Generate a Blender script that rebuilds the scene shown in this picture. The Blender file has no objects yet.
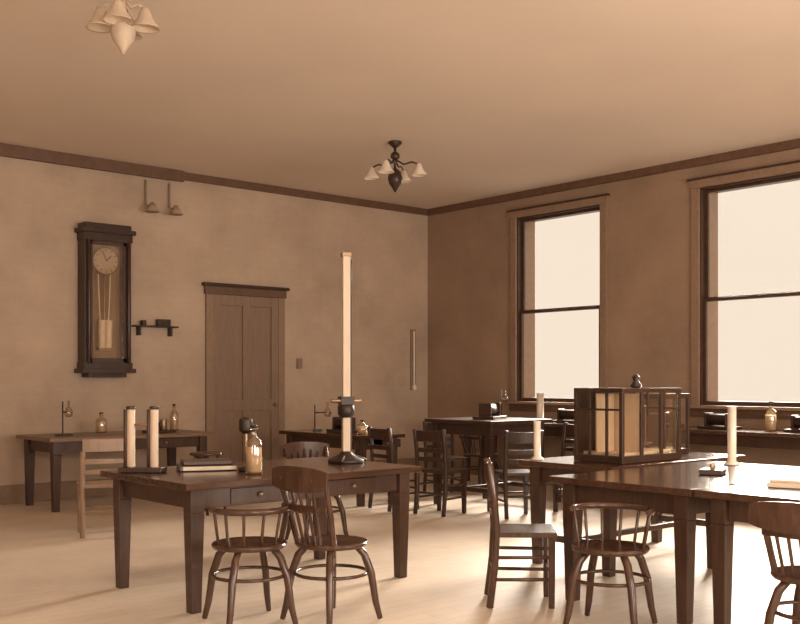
import bpy, bmesh, math, random
from mathutils import Vector, Matrix
random.seed(4)
scene=bpy.context.scene
XE=10.155; YN=11.05; XW=-2.0; YS=-2.0; CH=3.9

# ---------------------------------------------------------------- materials
def new_mat(name):
    m=bpy.data.materials.new(name); m.use_nodes=True
    nt=m.node_tree; b=nt.nodes['Principled BSDF']
    return m,nt,b
def N(nt,t): return nt.nodes.new(t)
def flat(name,col,rough=.6,metal=0,vary=.12,scale=6):
    m,nt,b=new_mat(name)
    tc=N(nt,'ShaderNodeTexCoord'); no=N(nt,'ShaderNodeTexNoise'); no.inputs['Scale'].default_value=scale
    no.inputs['Detail'].default_value=4
    r=N(nt,'ShaderNodeValToRGB')
    r.color_ramp.elements[0].position=.3; r.color_ramp.elements[1].position=.7
    r.color_ramp.elements[0].color=tuple(c*(1-vary) for c in col)+(1,)
    r.color_ramp.elements[1].color=tuple(min(1,c*(1+vary)) for c in col)+(1,)
    nt.links.new(tc.outputs['Object'],no.inputs['Vector']); nt.links.new(no.outputs['Fac'],r.inputs['Fac'])
    nt.links.new(r.outputs['Color'],b.inputs['Base Color'])
    b.inputs['Roughness'].default_value=rough; b.inputs['Metallic'].default_value=metal
    return m
def wood(name,c1,c2,rough=.4,sc=(3,30,30)):
    m,nt,b=new_mat(name)
    tc=N(nt,'ShaderNodeTexCoord'); mp=N(nt,'ShaderNodeMapping'); mp.inputs['Scale'].default_value=sc
    no=N(nt,'ShaderNodeTexNoise'); no.inputs['Scale'].default_value=1.2; no.inputs['Detail'].default_value=6
    no.inputs['Distortion'].default_value=.6
    r=N(nt,'ShaderNodeValToRGB'); r.color_ramp.elements[0].position=.3; r.color_ramp.elements[1].position=.72
    r.color_ramp.elements[0].color=c1+(1,); r.color_ramp.elements[1].color=c2+(1,)
    nt.links.new(tc.outputs['Object'],mp.inputs['Vector']); nt.links.new(mp.outputs['Vector'],no.inputs['Vector'])
    nt.links.new(no.outputs['Fac'],r.inputs['Fac']); nt.links.new(r.outputs['Color'],b.inputs['Base Color'])
    bp=N(nt,'ShaderNodeBump'); bp.inputs['Strength'].default_value=.12; bp.inputs['Distance'].default_value=.004
    nt.links.new(no.outputs['Fac'],bp.inputs['Height']); nt.links.new(bp.outputs['Normal'],b.inputs['Normal'])
    b.inputs['Roughness'].default_value=rough
    return m
def brickwall(name,col,axes,bw=.24,rh=.085,mort=.94,blot=.14,rough=.8,bump=.08):
    m,nt,b=new_mat(name)
    tc=N(nt,'ShaderNodeTexCoord'); s=N(nt,'ShaderNodeSeparateXYZ'); c=N(nt,'ShaderNodeCombineXYZ')
    nt.links.new(tc.outputs['Object'],s.inputs[0])
    for i,a in enumerate(axes): nt.links.new(s.outputs[a],c.inputs[i])
    br=N(nt,'ShaderNodeTexBrick'); br.inputs['Scale'].default_value=1
    br.inputs['Brick Width'].default_value=bw; br.inputs['Row Height'].default_value=rh
    br.inputs['Mortar Size'].default_value=.006; br.inputs['Mortar Smooth'].default_value=.8
    br.inputs['Color1'].default_value=(*col,1); br.inputs['Color2'].default_value=(*[x*.97 for x in col],1)
    br.inputs['Mortar'].default_value=(*[x*mort for x in col],1)
    nt.links.new(c.outputs[0],br.inputs['Vector'])
    no=N(nt,'ShaderNodeTexNoise'); no.inputs['Scale'].default_value=1.3; no.inputs['Detail'].default_value=8
    no.inputs['Roughness'].default_value=.62
    nt.links.new(tc.outputs['Object'],no.inputs['Vector'])
    r=N(nt,'ShaderNodeValToRGB'); r.color_ramp.elements[0].position=.3; r.color_ramp.elements[1].position=.7
    r.color_ramp.elements[0].color=(1-blot*2,)*3+(1,); r.color_ramp.elements[1].color=(1,1,1,1)
    nt.links.new(no.outputs['Fac'],r.inputs['Fac'])
    mx=N(nt,'ShaderNodeMix'); mx.data_type='RGBA'; mx.blend_type='MULTIPLY'; mx.inputs[0].default_value=1
    nt.links.new(br.outputs['Color'],mx.inputs[6]); nt.links.new(r.outputs['Color'],mx.inputs[7])
    nt.links.new(mx.outputs[2],b.inputs['Base Color'])
    bp=N(nt,'ShaderNodeBump'); bp.inputs['Strength'].default_value=bump; bp.inputs['Distance'].default_value=.004; bp.invert=True
    nt.links.new(br.outputs['Fac'],bp.inputs['Height']); nt.links.new(bp.outputs['Normal'],b.inputs['Normal'])
    b.inputs['Roughness'].default_value=rough
    return m
def glassy(name,tint=(1,.95,.85),amt=.12):
    m,nt,b=new_mat(name); nt.nodes.remove(b)
    t=N(nt,'ShaderNodeBsdfTransparent'); t.inputs[0].default_value=(*tint,1)
    g=N(nt,'ShaderNodeBsdfGlossy'); g.inputs['Roughness'].default_value=.08
    mx=N(nt,'ShaderNodeMixShader'); mx.inputs[0].default_value=amt
    nt.links.new(t.outputs[0],mx.inputs[1]); nt.links.new(g.outputs[0],mx.inputs[2])
    nt.links.new(mx.outputs[0],nt.nodes['Material Output'].inputs[0]); return m

M_tab =wood('table_wood',(.050,.022,.012),(.098,.048,.028),.16)
M_tab2=wood('light_table_wood',(.17,.10,.063),(.24,.15,.095),.35)
M_leg =wood('leg_wood',(.048,.021,.012),(.085,.041,.024),.4,(30,30,3))
M_chair=wood('chair_wood',(.05,.022,.013),(.10,.05,.03),.2,(20,20,5))
M_palechair=wood('pale_chair_wood',(.30,.2,.135),(.38,.26,.18),.4,(20,20,5))
M_pale=wood('pale_wood',(.60,.46,.33),(.72,.56,.42),.5,(20,20,4))
M_dark=wood('dark_wood',(.032,.014,.008),(.062,.029,.017),.35,(20,20,4))
M_trim=wood('trim_wood',(.12,.062,.036),(.17,.09,.054),.45,(12,12,12))
M_sash=wood('sash_wood',(.055,.026,.015),(.085,.042,.025),.4,(12,12,12))
M_case=wood('casing_wood',(.26,.17,.11),(.32,.21,.14),.5,(12,12,12))
M_door=wood('door_wood',(.23,.15,.10),(.28,.188,.13),.5,(20,20,3))
M_sconce=flat('dull_tin',(.40,.28,.19),.6)
M_tin=flat('painted_tin',(.60,.47,.35),.6)
M_black=flat('black_iron',(.03,.015,.009),.45)
M_brass=flat('brass',(.33,.22,.14),.35,.7)
M_cream=flat('cream_paper',(.75,.62,.48),.6)
M_dial=flat('clock_dial',(.42,.31,.22),.5,0,.05)
M_cint=flat('clock_back',(.32,.215,.145),.5,0,.1)
M_shade=flat('milk_glass',(.8,.68,.55),.25,0,.03)
M_glass=glassy('clear_glass',(1,.97,.92),.1)
M_wpane=glassy('window_glass',(1,.99,.97),.03)
M_bottle=glassy('bottle_glass',(.86,.76,.62),.22)
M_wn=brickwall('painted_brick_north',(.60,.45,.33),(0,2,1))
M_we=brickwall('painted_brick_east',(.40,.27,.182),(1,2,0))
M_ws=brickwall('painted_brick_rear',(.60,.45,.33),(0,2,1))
M_ceil=flat('ceiling_plaster',(.77,.645,.525),.85,0,.05,.6)
M_floor=brickwall('floor_boards',(.80,.67,.54),(0,1,2),2.6,.11,.82,.12,.5,.2)

# ---------------------------------------------------------------- builder
class B:
    def __init__(s): s.bm=bmesh.new(); s.m=[]
    def mi(s,mat):
        if mat not in s.m: s.m.append(mat)
        return s.m.index(mat)
    def face(s,vs,mat,smooth=False):
        try: f=s.bm.faces.new(vs)
        except ValueError: return
        f.material_index=s.mi(mat); f.smooth=smooth
    def box(s,c,d,mat,rot=None):
        R=rot.to_3x3() if rot else Matrix.Identity(3); c=Vector(c)
        v=[s.bm.verts.new(c+R@Vector((x*d[0]/2,y*d[1]/2,z*d[2]/2))) for z in(-1,1) for y in(-1,1) for x in(-1,1)]
        for q in((0,2,3,1),(4,5,7,6),(0,1,5,4),(2,6,7,3),(0,4,6,2),(1,3,7,5)): s.face([v[i] for i in q],mat)
    def bx(s,a,b,mat): s.box([(a[i]+b[i])/2 for i in range(3)],[abs(b[i]-a[i]) for i in range(3)],mat)
    def frust(s,cx,cy,z0,z1,w0,w1,mat):
        v=[]
        for z,w in((z0,w0),(z1,w1)):
            for y in(-1,1):
                for x in(-1,1): v.append(s.bm.verts.new((cx+x*w/2,cy+y*w/2,z)))
        for q in((0,2,3,1),(4,5,7,6),(0,1,5,4),(2,6,7,3),(0,4,6,2),(1,3,7,5)): s.face([v[i] for i in q],mat)
    def tube(s,pts,r,mat,n=10):
        pts=[Vector(p) for p in pts]; rs=r if isinstance(r,(list,tuple)) else [r]*len(pts)
        prev=None; rings=[]
        for i,p in enumerate(pts):
            t=(pts[min(i+1,len(pts)-1)]-pts[max(i-1,0)]).normalized()
            if prev is None:
                u=t.orthogonal().normalized()
            else:
                u=prev-t*prev.dot(t); u=u.normalized() if u.length>1e-6 else t.orthogonal().normalized()
            prev=u; w=t.cross(u)
            rings.append([s.bm.verts.new(p+(u*math.cos(2*math.pi*k/n)+w*math.sin(2*math.pi*k/n))*rs[i]) for k in range(n)])
        for a,b in zip(rings,rings[1:]):
            for k in range(n): s.face([a[k],a[(k+1)%n],b[(k+1)%n],b[k]],mat,True)
        s.face(rings[0][::-1],mat); s.face(rings[-1],mat)
    def lathe(s,prof,c,mat,n=20,sx=1,sy=1):
        rings=[[s.bm.verts.new((c[0]+r*math.cos(2*math.pi*k/n)*sx,c[1]+r*math.sin(2*math.pi*k/n)*sy,c[2]+z)) for k in range(n)] for r,z in prof]
        for a,b in zip(rings,rings[1:]):
            for k in range(n): s.face([a[k],a[(k+1)%n],b[(k+1)%n],b[k]],mat,True)
        s.face(rings[0][::-1],mat); s.face(rings[-1],mat)
    def disc(s,c,r,t,mat,n=32):
        s.tube([(c[0],c[1],c[2]),(c[0],c[1]-t,c[2])],r,mat,n)
    def ribbon(s,pts,t,h,mat):
        pts=[Vector(p) for p in pts]; hs=h if isinstance(h,(list,tuple)) else [h]*len(pts); rings=[]
        for i,p in enumerate(pts):
            d=pts[min(i+1,len(pts)-1)]-pts[max(i-1,0)]; d.z=0; d.normalize(); nn=Vector((-d.y,d.x,0))
            H=hs[i]
            rings.append([s.bm.verts.new(p+nn*a*t/2+Vector((0,0,b*H/2))) for a,b in((-1,-1),(1,-1),(1,1),(-1,1))])
        for a,b in zip(rings,rings[1:]):
            for k in range(4): s.face([a[k],a[(k+1)%4],b[(k+1)%4],b[k]],mat)
        s.face(rings[0][::-1],mat); s.face(rings[-1],mat)
    def done(s,name,loc=(0,0,0),rz=0,bevel=.004):
        bmesh.ops.recalc_face_normals(s.bm,faces=s.bm.faces)
        me=bpy.data.meshes.new(name); s.bm.to_mesh(me); s.bm.free()
        for m in s.m: me.materials.append(m)
        o=bpy.data.objects.new(name,me); scene.collection.objects.link(o)
        o.location=loc; o.rotation_euler=(0,0,rz)
        if bevel:
            md=o.modifiers.new('bevel','BEVEL'); md.width=bevel; md.segments=2; md.limit_method='ANGLE'; md.angle_limit=math.radians(50)
        return o

# ---------------------------------------------------------------- room shell
W1=(7.83,9.25); W2=(5.00,6.42); WZ=(1.06,3.56); T=.35
b=B(); b.bx((XW,YS,-.1),(XE,YN,0),M_floor); b.done('floor',bevel=0)
b=B(); b.bx((XW,YS,CH),(XE+T,YN+T,CH+.15),M_ceil); b.done('ceiling',bevel=0)
b=B(); b.bx((XW,YN,-.1),(XE+T,YN+T,CH),M_wn); b.done('wall_north',bevel=0)
b=B()
segs=[(YS,W2[0]),(W2[1],W1[0]),(W1[1],YN)]
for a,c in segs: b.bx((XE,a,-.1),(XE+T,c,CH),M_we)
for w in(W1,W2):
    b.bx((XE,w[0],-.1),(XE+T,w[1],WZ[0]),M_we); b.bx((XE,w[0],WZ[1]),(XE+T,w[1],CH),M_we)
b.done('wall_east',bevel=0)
b=B(); b.bx((XW-.2,YS,-.1),(XW,YN+T,CH+.15),M_ws); b.done('wall_west',bevel=0)
b=B(); b.bx((XW-.2,YS-.2,-.1),(XE+T,YS,CH+.15),M_ws); b.done('wall_south',bevel=0)
b=B(); b.bx((XW,YN-.06,CH-.09),(XE,YN,CH),M_trim); b.done('trim_1')
b=B(); b.bx((XE-.06,YS,CH-.09),(XE,YN-.06,CH),M_trim); b.done('trim_2')
b=B(); b.bx((XW,YN-.025,0),(6.36,YN,.2),M_case); b.bx((7.56,YN-.025,0),(XE,YN,.2),M_case); b.done('baseboard_north')
b=B(); b.bx((XE-.025,YS,0),(XE,YN-.03,.2),M_case); b.done('baseboard_east')
b=B(); b.bx((XW,YN-.12,CH-.13),(6.02,YN-.062,CH),M_trim); b.done('trim_3')

def window(name,w):
    b=B(); y0,y1=w; z0,z1=WZ
    x0=XE-.03
    b.bx((x0,y0-.10,z0-.02),(XE,y0,z1+.0),M_case); b.bx((x0,y1,z0-.02),(XE,y1+.10,z1),M_case)
    b.bx((x0-.01,y0-.12,z1),(XE,y1+.12,z1+.09),M_case); b.bx((x0-.03,y0-.14,z1+.09),(XE,y1+.14,z1+.11),M_sash)
    b.bx((XE-.10,y0-.15,z0-.035),(XE+.16,y1+.15,z0),M_case); b.bx((x0,y0-.11,z0-.13),(XE,y1+.11,z0-.035),M_trim)
    b.bx((XE,y0,z0),(XE+T,y0+.02,z1),M_sash); b.bx((XE,y1-.02,z0),(XE+.12,y1,z1),M_sash); b.bx((XE+.12,y1-.02,z0),(XE+T,y1,z1),M_case); b.bx((XE,y0,z1-.02),(XE+T,y1,z1),M_sash)
    b.bx((XE+.16,y0,z0-.02),(XE+T,y1,z0+.02),M_trim)
    zm=2.27
    def sash(xa,za,zb):
        xb=xa+.035; ya=y0+.02; yb=y1-.02; s=.04
        b.bx((xa,ya,za),(xb,ya+s,zb),M_sash); b.bx((xa,yb-s,za),(xb,yb,zb),M_sash)
        b.bx((xa,ya+s,za),(xb,yb-s,za+.05),M_sash); b.bx((xa,ya+s,zb-.035),(xb,yb-s,zb),M_sash)
        b.bx((xa+.015,ya+s,za+.05),(xa+.02,yb-s,zb-.035),M_wpane)
    # sashes hang near the outer face so the wall beyond stays thin to the eye
    sash(XE+.03,z0,zm+.018); sash(XE+.07,zm-.018,z1-.02)
    b.done(name,bevel=.003)
window('window_1',W1); window('window_2',W2)

# door
b=B(); dx0,dx1=6.37,7.55; y=YN-.002
b.bx((dx0,y-.04,0),(dx0+.1,y,2.43),M_case); b.bx((dx1-.1,y-.04,0),(dx1,y,2.43),M_case)
b.bx((dx0-.02,y-.05,2.43),(dx1+.02,y,2.53),M_trim); b.bx((dx0-.05,y-.08,2.53),(dx1+.05,y,2.57),M_dark)
xa,xb=dx0+.1,dx1-.1; xm=(xa+xb)/2
b.bx((xa,y-.012,0),(xb,y,2.43),M_door)
for a,c in((xa,xa+.11),(xm-.055,xm+.055),(xb-.11,xb)): b.bx((a,y-.034,0.01),(c,y-.012,2.43),M_door)
for a,c in((0.01,.24),(.95,1.1),(2.3,2.43)):
    b.bx((xa+.11,y-.034,a),(xm-.055,y-.012,c),M_door); b.bx((xm+.055,y-.034,a),(xb-.11,y-.012,c),M_door)
b.lathe([(.012,0),(.03,.01),(.035,.03),(.02,.05)],(xb-.06,y-.06,1.0),M_brass,14)
b.tube([(xb-.06,y-.03,1.025),(xb-.06,y-.06,1.025)],.012,M_brass)
b.done('door_1')

# ---------------------------------------------------------------- furniture
def table(name,x0,x1,y0,y1,h=.76,leg=.09,mt=M_tab,ml=M_leg,drawer=True,low=False):
    b=B(); L=x1-x0; Wd=y1-y0; hx,hy=L/2,Wd/2; o=.06
    b.bx((-hx,-hy,h-.04),(hx,hy,h),mt)
    lx,ly=hx-o-leg/2,hy-o-leg/2
    for sx in(-1,1):
        for sy in(-1,1):
            b.bx((sx*lx-leg/2,sy*ly-leg/2,h-.18),(sx*lx+leg/2,sy*ly+leg/2,h-.04),ml)
            b.frust(sx*lx,sy*ly,0,h-.18,leg*.72,leg,ml)
    for sy in(-1,1): b.bx((-lx+leg/2,sy*ly-.015,h-.16),(lx-leg/2,sy*ly+.015,h-.04),ml)
    for sx in(-1,1): b.bx((sx*lx-.015,-ly+leg/2,h-.16),(sx*lx+.015,ly-leg/2,h-.04),ml)
    if drawer:
        for cx in(-L/5,L/5):
            b.bx((cx-.2,-ly-.024,h-.15),(cx+.2,-ly-.015,h-.055),ml)
            b.lathe([(.008,0),(.018,.01),(.018,.02),(.006,.03)],(cx,-ly-.036,h-.115),M_brass,10)
    if low:
        for sx in(-1,1): b.bx((sx*lx-.02,-ly+leg/2-.01,.18),(sx*lx+.02,ly-leg/2+.01,.23),ml)
        b.bx((-lx,-.02,.185),(lx,.02,.225),ml)
    return b.done(name,((x0+x1)/2,(y0+y1)/2,0))
table('laboratory_table',2.8,4.6,5.06,6.2)
table('laboratory_table',3.95,5.85,9.93,10.85,mt=M_tab2,ml=M_leg)
table('laboratory_table',6.6,7.25,8.25,9.75)
table('laboratory_table',4.72,6.5,3.04,4.04)
table('laboratory_table',4.72,6.5,1.95,3.02)
table('laboratory_table',5.5,7.2,4.15,5.0,low=True)
table('bench_table',9.35,10.05,4.1,9.6,.82,.08,M_tab,M_dark,False)
table('high_desk',7.35,8.3,7.05,8.05,.93,.07,M_dark,M_dark,False,True)

def arc(cx,cy,rx,ry,a0,a1,z0,n=12,zf=None):
    out=[]
    for i in range(n+1):
        t=i/n; a=math.radians(a0+(a1-a0)*t)
        out.append((cx+rx*math.cos(a),cy+ry*math.sin(a),z0+(zf(t) if zf else 0)))
    return out
def windsor(name,loc,face,mat=M_chair,back=.86,seat_h=.45,low=False):
    b=B()
    b.lathe([(.15,seat_h-.035),(.2,seat_h-.03),(.212,seat_h-.012),(.205,seat_h),(.15,seat_h-.006),(.02,seat_h-.012)],(0,0,0),mat,28,1,.98)
    for a in(45,135,225,315):
        c,s=math.cos(math.radians(a)),math.sin(math.radians(a))
        pts=[(c*.13,s*.13,seat_h-.02),(c*.185,s*.185,seat_h-.08),(c*.225,s*.225,.26),(c*.25,s*.25,.1),(c*.275,s*.275,0.006)]
        b.tube(pts,[.02,.022,.022,.019,.015],mat)
    ring=arc(0,0,.205,.205,0,360,.27,24); b.tube(ring,.01,mat,8)
    if low:
        b.tube(arc(0,-.02,.215,.2,170,370,back,16),.018,mat)
        for a in range(180,361,30):
            A=math.radians(a); b.tube([(.18*math.cos(A),.17*math.sin(A),seat_h-.01),(.213*math.cos(A),-.02+.198*math.sin(A),back)],.009,mat,8)
    else:
        for sx in(-1,1):
            b.tube([(sx*.15,-.12,seat_h-.01),(sx*.17,-.16,seat_h+.15),(sx*.185,-.205,seat_h+.3),(sx*.19,-.235,back-.03)],[.017,.017,.015,.014],mat)
        for i in range(5):
            x=-.1+i*.05; b.tube([(x*.9,-.165,seat_h-.01),(x*1.1,-.215,seat_h+.2),(x*1.25,-.262,back-.04)],.009,mat,8)
        pts=[(-.225+i*.045,-.235-.032*math.sin(math.pi*i/10),back-.05) for i in range(11)]
        b.ribbon(pts,.02,[.09,.115,.13,.138,.142,.145,.142,.138,.13,.115,.09],mat)
        pts=[(-.18+i*.036,-.2-.028*math.sin(math.pi*i/10),seat_h+.2) for i in range(11)]
        b.ribbon(pts,.014,.035,mat)
    rz=math.atan2(face[1],face[0])-math.pi/2
    return b.done(name,loc,rz,.003)
def ladder_chair(name,loc,face,mat=M_chair,top=.86):
    b=B(); s=.45; w=.18
    b.bx((-w-.01,-.17,s-.03),(w+.01,.19,s),mat)
    for sx in(-1,1):
        b.tube([(sx*w,-.205,0.004),(sx*w,-.175,.25),(sx*w,-.165,s),(sx*w,-.18,.65),(sx*w,-.21,top)],.022,mat,8)
        b.frust(sx*(w-.02),.16,0,s-.03,.034,.044,mat)
        b.tube([(sx*w,-.18,.17),(sx*(w-.02),.16,.17)],.011,mat,8)
        b.tube([(sx*w,-.175,.3),(sx*(w-.02),.16,.3)],.011,mat,8)
    b.tube([(-w+.02,.16,.22),(w-.02,.16,.22)],.011,mat,8); b.tube([(-w,-.18,.22),(w,-.18,.22)],.011,mat,8)
    for z,h,yy in((.79,.11,-.2),(.65,.045,-.18),(.56,.04,-.17)):
        pts=[(-w+i*w/4,yy-.02*math.sin(math.pi*i/8),z) for i in range(9)]
        b.ribbon(pts,.018,h,mat)
    return b.done(name,loc,math.atan2(face[1],face[0])-math.pi/2,.003)
windsor('windsor_chair',(3.40,4.5,0),(1,.1))
windsor('windsor_chair',(3.02,4.75,0),(.2,1),back=.64,low=True)
windsor('windsor_chair',(4.95,6.75,0),(-.2,-1),back=.8)
windsor('windsor_chair',(4.44,3.36,0),(-.8,-.3),back=.64,low=True)
windsor('windsor_chair',(4.53,2.24,0),(1,.1),back=.78)
ladder_chair('ladder_back_chair',(4.55,4.1,0),(.72,-.69))
ladder_chair('ladder_back_chair',(6.95,7.35,0),(1,.15),M_dark)
ladder_chair('ladder_back_chair',(7.35,6.7,0),(.5,1),M_dark)
ladder_chair('ladder_back_chair',(6.85,7.95,0),(1,-.1),M_dark)
ladder_chair('ladder_back_chair',(8.05,6.5,0),(.2,1),M_dark)
ladder_chair('ladder_back_chair',(8.75,7.3,0),(-1,.2),M_dark)
ladder_chair('ladder_back_chair',(8.1,8.5,0),(-.3,-1),M_dark)
windsor('windsor_chair',(8.75,6.2,0),(1,.1),M_dark)
windsor('windsor_chair',(8.8,8.6,0),(1,-.1),M_dark)
ladder_chair('ladder_back_chair',(3.78,8.35,0),(.3,1),M_palechair,.74)
def stool(name,loc,mat,h=.62):
    b=B(); b.lathe([(.15,h-.03),(.17,h-.025),(.17,h-.005),(.15,h)],(0,0,0),mat,24)
    for a in(45,135,225,315):
        c,s=math.cos(math.radians(a)),math.sin(math.radians(a))
        b.tube([(c*.11,s*.11,h-.02),(c*.19,s*.19,0.005)],[.018,.015],mat)
    b.tube(arc(0,0,.165,.165,0,360,.22,24),.009,mat,8)
    return b.done(name,loc,.3)
stool('wooden_stool',(5.15,8.9,0),M_chair)

# ---------------------------------------------------------------- wall clock
b=B(); cx=5.0; z0,z1=1.38,3.14; w=.25; d=.2
b.bx((-w,-.02,z0+.1),(w,0,z1-.12),M_cint)
for sx in(-1,1):
    b.bx((sx*w-.03,-d,z0+.1),(sx*w+.03,0,z1-.12),M_dark)
    b.tube([(sx*(w-.01),-d-.02,z0+.16),(sx*(w-.01),-d-.02,z1-.2)],.022,M_dark)
b.bx((-w-.04,-d-.02,z1-.2),(w+.04,0,z1-.11),M_dark)
b.bx((-w-.07,-d-.05,z1-.11),(w+.07,0,z1-.06),M_dark); b.bx((-w-.03,-d-.01,z1-.06),(w+.03,0,z1),M_dark)
b.bx((-w-.04,-d-.02,z0+.1),(w+.04,0,z0+.17),M_dark); b.bx((-w-.07,-d-.05,z0+.05),(w+.07,0,z0+.1),M_dark)
b.bx((-w+.02,-d+.01,z0),(w-.02,0,z0+.05),M_dark)
b.bx((-w+.03,-d+.005,z0+.17),(-w+.065,-d+.03,z1-.2),M_leg); b.bx((w-.065,-d+.005,z0+.17),(w-.03,-d+.03,z1-.2),M_leg)
b.bx((-w+.03,-d+.005,z1-.24),(w-.03,-d+.03,z1-.2),M_leg); b.bx((-w+.03,-d+.005,z0+.17),(w-.03,-d+.03,z0+.22),M_leg)
zc=z1-.42
b.disc((0,-.11,zc),.165,.02,M_trim); b.disc((0,-.131,zc),.148,.006,M_dial)
for k in range(12):
    a=math.radians(30*k); b.box((.125*math.sin(a),-.139,zc+.125*math.cos(a)),(.01,.003,.03),M_trim,Matrix.Rotation(a,4,'Y'))
b.box((.03,-.142,zc+.03),(.012,.003,.09),M_black,Matrix.Rotation(.8,4,'Y')); b.box((-.02,-.145,zc+.05),(.01,.003,.13),M_black,Matrix.Rotation(-.4,4,'Y'))
for sx in(-1,1):
    b.tube([(sx*.075,-.09,zc-.15),(sx*.045,-.09,z0+.5)],.008,M_shade,8)
b.tube([(0,-.09,zc-.15),(0,-.09,z0+.36)],.012,M_brass)
b.tube([(-.03,-.09,z0+.34),(-.03,-.09,z0+.66)],.042,M_shade,14); b.tube([(.055,-.09,z0+.34),(.055,-.09,z0+.66)],.042,M_shade,14)
b.bx((-.08,-.13,z0+.31),(.1,-.05,z0+.34),M_brass)
b.bx((-w+.065,-d+.015,z0+.22),(w-.065,-d+.018,z1-.24),M_glass)
b.done('pendulum_wall_clock',(cx,YN-.002,0))

# ---------------------------------------------------------------- ceiling lamps
def ceiling_lamp(name,loc,rz,met=M_dark,arm=1,shade=M_shade):
    b=B()
    b.lathe([(.07,0),(.075,-.02),(.04,-.05),(.015,-.07)],(0,0,0),met,20)
    b.tube([(0,0,-.05),(0,0,-.34)],.014,met)
    b.lathe([(.01,-.1),(.045,-.13),(.05,-.17),(.02,-.2)],(0,0,0),met,18)
    b.lathe([(.012,-.28),(.06,-.32),(.08,-.39),(.065,-.45),(.03,-.5),(.008,-.54)],(0,0,0),met,18)
    for k in range(4):
        a=math.pi/2*k; c,s=math.cos(a)*arm,math.sin(a)*arm
        b.tube([(c*.02,s*.02,-.2),(c*.1,s*.1,-.25),(c*.19,s*.19,-.23),(c*.27,s*.27,-.26)],.009,met,8)
        b.lathe([(.02,-.25),(.035,-.28),(.05,-.32),(.085,-.37),(.09,-.38),(.08,-.375),(.045,-.32),(.01,-.295)],(c*.27,s*.27,0),shade,18)
    b.done(name,loc,rz,0)
ceiling_lamp('ceiling_lamp',(6.98,8.11,CH-.001),.5)
ceiling_lamp('ceiling_lamp',(2.76,5.78,CH-.001),.9,M_tin,.5,M_tin)

# ---------------------------------------------------------------- apparatus
TZ=.762
b=B()
b.lathe([(.13,0),(.13,.02),(.09,.035),(.05,.06),(.035,.08)],(0,0,0),M_black,24)
b.bx((-.027,-.024,.06),(.027,.024,1.5),M_pale)
b.bx((.028,-.018,.08),(.04,.018,1.45),M_dark)
b.lathe([(.04,.32),(.06,.34),(.06,.4),(.04,.42)],(0,0,0),M_black,18)
b.tube([(-.12,-.03,.44),(.1,-.03,.44)],.014,M_brass); b.bx((-.05,-.05,.41),(.05,.045,.47),M_black)
b.bx((-.034,-.03,1.47),(.034,.03,1.5),M_brass)
for k in range(3):
    a=2.1*k; b.tube([(.05*math.cos(a),.05*math.sin(a),.05),(.15*math.cos(a),.15*math.sin(a),.012)],.012,M_black,8)
b.done('measuring_column',(4.40,5.65,TZ),-.4)
b=B(); b.bx((-.14,-.07,0),(.14,.07,.03),M_dark)
for sx in(-1,1):
    b.tube([(sx*.075,0,.03),(sx*.075,0,.4)],.026,M_pale,14); b.tube([(sx*.075,0,.4),(sx*.075,0,.42)],.03,M_dark,14)
    b.tube([(sx*.075-.035,0,.03),(sx*.075-.035,0,.4)],.014,M_dark,8)
b.tube([(-.06,0,.3),(.06,0,.3)],.01,M_brass)
b.done('twin_coil_stand',(2.96,5.92,TZ),-.75)
b=B(); b.bx((-.18,-.12,0),(.18,.12,.035),M_dark); b.bx((-.155,-.1,.037),(.16,.1,.065),M_leg); b.bx((-.16,-.105,.004),(.184,-.122,.03),M_cream)
b.done('book_stack',(3.35,5.8,TZ),-.4)
def bottle(name,loc,h=.3,r=.05,mat=M_bottle,cap=M_black,fill=M_cream):
    b=B()
    b.lathe([(r*.9,0),(r,.01),(r,h*.6),(r*.8,h*.7),(r*.32,h*.78),(r*.3,h*.92),(r*.38,h*.93),(r*.38,h*.96)],(0,0,0),mat,20)
    if fill: b.lathe([(r*.8,.012),(r*.88,.02),(r*.88,h*.55)],(0,0,0),fill,18)
    b.lathe([(r*.25,h*.94),(r*.3,h*.97),(r*.42,h),(r*.3,h*1.03)],(0,0,0),cap,14)
    b.done(name,loc,0,0)
bottle('reagent_bottle',(3.42,5.33,TZ),.3,.055)
b=B()
b.lathe([(.05,0),(.05,.02),(.02,.03)],(0,0,0),M_black,18); b.tube([(0,0,.02),(0,0,.32)],.012,M_brass); b.lathe([(.02,.24),(.045,.26),(.045,.33),(.02,.35)],(0,0,0),M_black,16)
b.done('galvanometer_stand',(3.50,5.55,TZ))
def retort(name,loc,h=.5,rz=0):
    b=B(); b.bx((-.08,-.05,0),(.08,.05,.015),M_black); b.tube([(0,.03,.01),(0,.03,h)],.007,M_black,8)
    b.tube([(0,.03,h*.7),(0,-.08,h*.7)],.007,M_black,8); b.tube(arc(0,-.12,.04,.04,0,360,h*.7,14),.005,M_black,6)
    b.lathe([(.012,h*.7+.12),(.012,h*.7+.06),(.04,h*.7+.02),(.045,h*.7-.02),(.03,h*.7-.05)],(0,-.12,0),M_bottle,16)
    b.done(name,loc,rz,0)
retort('retort_stand',(4.25,10.3,TZ),.36); retort('retort_stand',(6.9,9.4,TZ),.3,1); retort('retort_stand',(9.7,9.1,.822),.4,2)
bottle('reagent_bottle',(4.8,10.6,TZ),.22,.06); bottle('reagent_bottle',(5.7,10.6,TZ),.3,.05)
bottle('reagent_bottle',(9.65,7.6,.822),.25,.06); bottle('reagent_bottle',(9.7,5.3,.822),.3,.06); bottle('reagent_bottle',(6.8,8.45,TZ),.15,.06)
b=B(); b.bx((-.16,-.1,0),(.16,.1,.03),M_leg); b.bx((-.12,-.07,.03),(-.04,.07,.12),M_dark); b.tube([(.06,0,.03),(.06,0,.15)],.04,M_brass,16)
b.done('telegraph_sounder',(5.3,10.2,TZ),.2)
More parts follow.
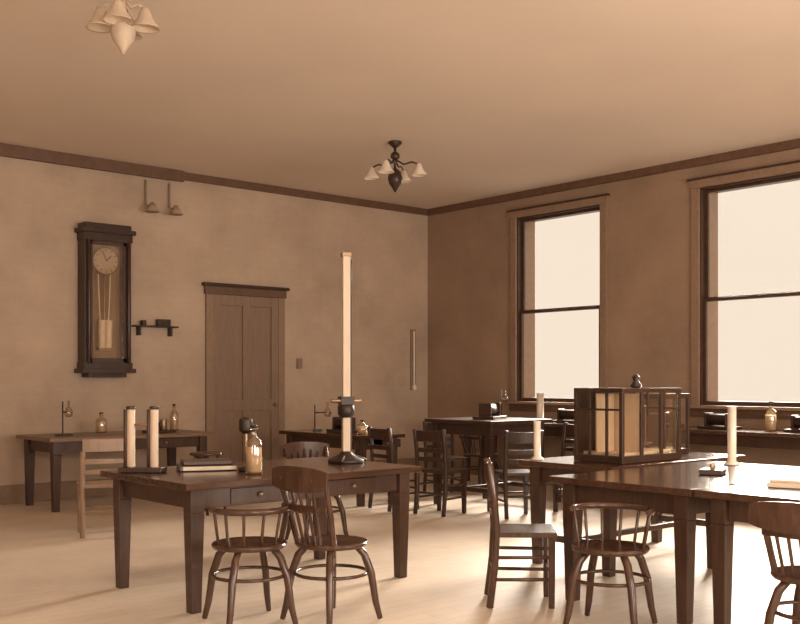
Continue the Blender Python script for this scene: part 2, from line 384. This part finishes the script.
def coil(loc,rz):
    b=B(); b.bx((-.2,-.12,0),(.2,.12,.03),M_dark); b.tube([(-.13,0,.1),(.13,0,.1)],.06,M_black,18); b.bx((-.15,-.07,.03),(-.13,.07,.17),M_dark); b.bx((.13,-.07,.03),(.15,.07,.17),M_dark)
    b.done('induction_coil',loc,rz)
coil((6.9,8.9,TZ),1.4); coil((9.7,6.6,.822),1.5); coil((9.7,7.95,.822),1.7); coil((7.8,7.5,.932),.4); coil((9.7,5.9,.822),1.4); coil((9.7,4.9,.822),1.6)
# glass balance case
b=B(); X,Y,H=.36,.215,.53
b.bx((-X,-Y,0),(X,Y,.05),M_dark); b.bx((-X,-Y,H-.03),(X,Y,H),M_dark)
for sx in(-1,1):
    for sy in(-1,1): b.bx((sx*X,sy*Y,.05),(sx*(X-.028),sy*(Y-.028),H-.03),M_dark)
for xx in(-.12,.12): b.bx((xx-.014,-Y,.05),(xx+.014,-Y+.018,H-.03),M_dark)
b.bx((-X+.03,-Y+.008,.05),(X-.03,-Y+.012,H-.03),M_glass)
b.bx((-X+.03,Y-.012,.05),(X-.03,Y-.008,H-.03),M_leg)
for sx in(-1,1):
    for yy in(-.075,.075): b.bx((sx*X,yy-.009,.05),(sx*(X-.018),yy+.009,H-.03),M_dark)
    b.bx((sx*X,-Y+.03,.37),(sx*(X-.018),Y-.03,.385),M_dark)
b.bx((-X+.008,-Y+.03,.05),(-X+.012,Y-.03,H-.03),M_glass)
b.bx((X-.012,-Y+.03,.05),(X-.008,Y-.03,H-.03),M_glass)
b.bx((-.13,-.19,.07),(-.115,.2,.49),M_pale)
b.bx((-.34,.02,.07),(-.135,.03,.49),M_pale)
b.tube([(.08,0,.05),(.08,0,.4)],.012,M_brass); b.tube([(-.06,0,.39),(.08,0,.41),(.22,0,.39)],.008,M_brass,8)
for sx in(-1,1):
    b.tube([(.08+sx*.14,0,.39),(.08+sx*.14,0,.12)],.003,M_brass,6); b.lathe([(.01,.1),(.05,.115),(.055,.12)],(.08+sx*.14,0,0),M_brass,18)
b.bx((-X+.05,-Y+.05,.05),(X-.05,Y-.05,.07),M_cream)
b.lathe([(.03,H),(.045,H+.01),(.02,H+.05),(.03,H+.08),(.01,H+.1)],(.1,0,0),M_black,14)
b.done('balance_case',(6.11,4.465,TZ))
b=B(); b.bx((-.2,-.15,0),(.2,.15,.04),M_dark); b.bx((-.2,-.15,.44),(.2,.15,.48),M_dark)
for sx in(-1,1):
    for sy in(-1,1): b.bx((sx*.2,sy*.15,.04),(sx*.175,sy*.125,.44),M_dark)
b.bx((-.01,-.15,.04),(.01,-.13,.44),M_dark)
b.bx((-.175,-.14,.04),(.175,-.136,.44),M_glass); b.bx((-.175,.13,.04),(.175,.136,.44),M_leg); b.tube([(0,0,.04),(0,0,.33)],.012,M_brass); b.tube([(-.13,0,.32),(.13,0,.32)],.007,M_brass)
b.done('balance_case',(6.85,4.7,TZ))
def cylinder(name,loc,h,r):
    b=B(); b.lathe([(r*1.8,0),(r*1.8,.012),(r,.025),(r,h),(r*1.15,h+.005)],(0,0,0),M_shade,20); b.done(name,loc,0,0)
cylinder('graduated_cylinder',(6.28,3.72,TZ),.4,.03)
cylinder('graduated_cylinder',(5.60,4.9,TZ),.28,.026)
cylinder('graduated_cylinder',(9.6,8.35,.822),.36,.045)
b=B(); b.bx((-.2,-.14,0),(.2,.14,.025),M_cream); b.bx((-.17,-.12,.026),(.15,.13,.04),M_pale)
b.done('paper_stack',(5.35,2.75,TZ),.3)
b=B(); b.bx((-.1,-.07,0),(.1,.07,.03),M_dark); b.tube([(-.04,0,.03),(-.04,0,.07)],.012,M_brass); b.tube([(.04,0,.03),(.04,0,.07)],.012,M_brass)
b.done('telegraph_key',(5.6,3.45,TZ),.4)
# wall bits
b=B(); b.bx((0,-.14,0),(.55,0,.02),M_dark)
for x in(.06,.47): b.bx((x,-.1,-.1),(x+.02,0,0),M_dark)
b.tube([(.12,-.07,.02),(.12,-.07,.08)],.035,M_black,14); b.bx((.3,-.11,.02),(.46,-.03,.1),M_dark)
b.done('wall_shelf',(5.38,YN-.002,1.98))
for x in(5.55,5.86):
    b=B()
    b.tube([(0,-.03,3.74),(0,-.03,3.45),(0,-.1,3.42),(0,-.17,3.43)],.012,M_sconce); b.lathe([(.02,0),(.05,-.05),(.085,-.11),(.06,-.1)],(0,-.2,3.45),M_sconce,16)
    b.done('wall_lamp',(x,YN-.002,0),0,0)
b=B(); b.bx((-.04,-.03,0),(.04,0,.14),M_case); b.done('light_switch',(7.8,YN-.002,1.5))
b=B(); b.bx((-.05,-.02,1.2),(.05,0,2.1),M_case); b.tube([(0,-.035,1.25),(0,-.035,2.07)],.014,M_shade); b.lathe([(.03,0),(.04,.04),(.02,.08)],(0,-.045,1.2),M_shade,14)
b.done('wall_thermometer',(9.85,YN-.002,0))

# ---------------------------------------------------------------- light
w=bpy.data.worlds.new('World'); scene.world=w; w.use_nodes=True
bg=w.node_tree.nodes['Background']; bg.inputs[0].default_value=(.95,.81,.68,1); bg.inputs[1].default_value=1.04
def area(name,loc,tgt,sx,sy,e,col=(1,.90,.79)):
    l=bpy.data.lights.new(name,'AREA'); l.shape='RECTANGLE'; l.size=sx; l.size_y=sy; l.energy=e; l.color=col
    o=bpy.data.objects.new(name,l); scene.collection.objects.link(o); o.location=loc
    o.rotation_euler=(Vector(tgt)-Vector(loc)).to_track_quat('-Z','Y').to_euler()
area('rear_fill_light_1',(2.0,YS+.1,2.0),(4.5,8,2.6),3.5,2.2,300)  # three added fill panels behind the camera; the rear walls are solid, without windows
area('rear_fill_light_2',(6.0,YS+.1,1.8),(6.2,8,3.4),3.5,2.2,390)
area('rear_fill_light_3',(XW+.1,2,2.2),(8,5,2.4),3.5,2.2,100)
s=bpy.data.lights.new('sun','SUN'); s.energy=32; s.angle=math.radians(40); s.color=(1,.89,.77)
o=bpy.data.objects.new('sun',s); scene.collection.objects.link(o)
o.rotation_euler=Vector((-.85,-.30,-.42)).to_track_quat('-Z','Y').to_euler()

# ---------------------------------------------------------------- camera
c=bpy.data.cameras.new('camera'); c.lens=45; c.sensor_width=36; c.shift_y=.085; c.clip_start=.05
o=bpy.data.objects.new('camera',c); scene.collection.objects.link(o); o.location=(0,0,1.35)
o.rotation_euler=(math.radians(90),0,math.radians(-41)); scene.camera=o
scene.view_settings.view_transform='Standard'; scene.view_settings.look='None'
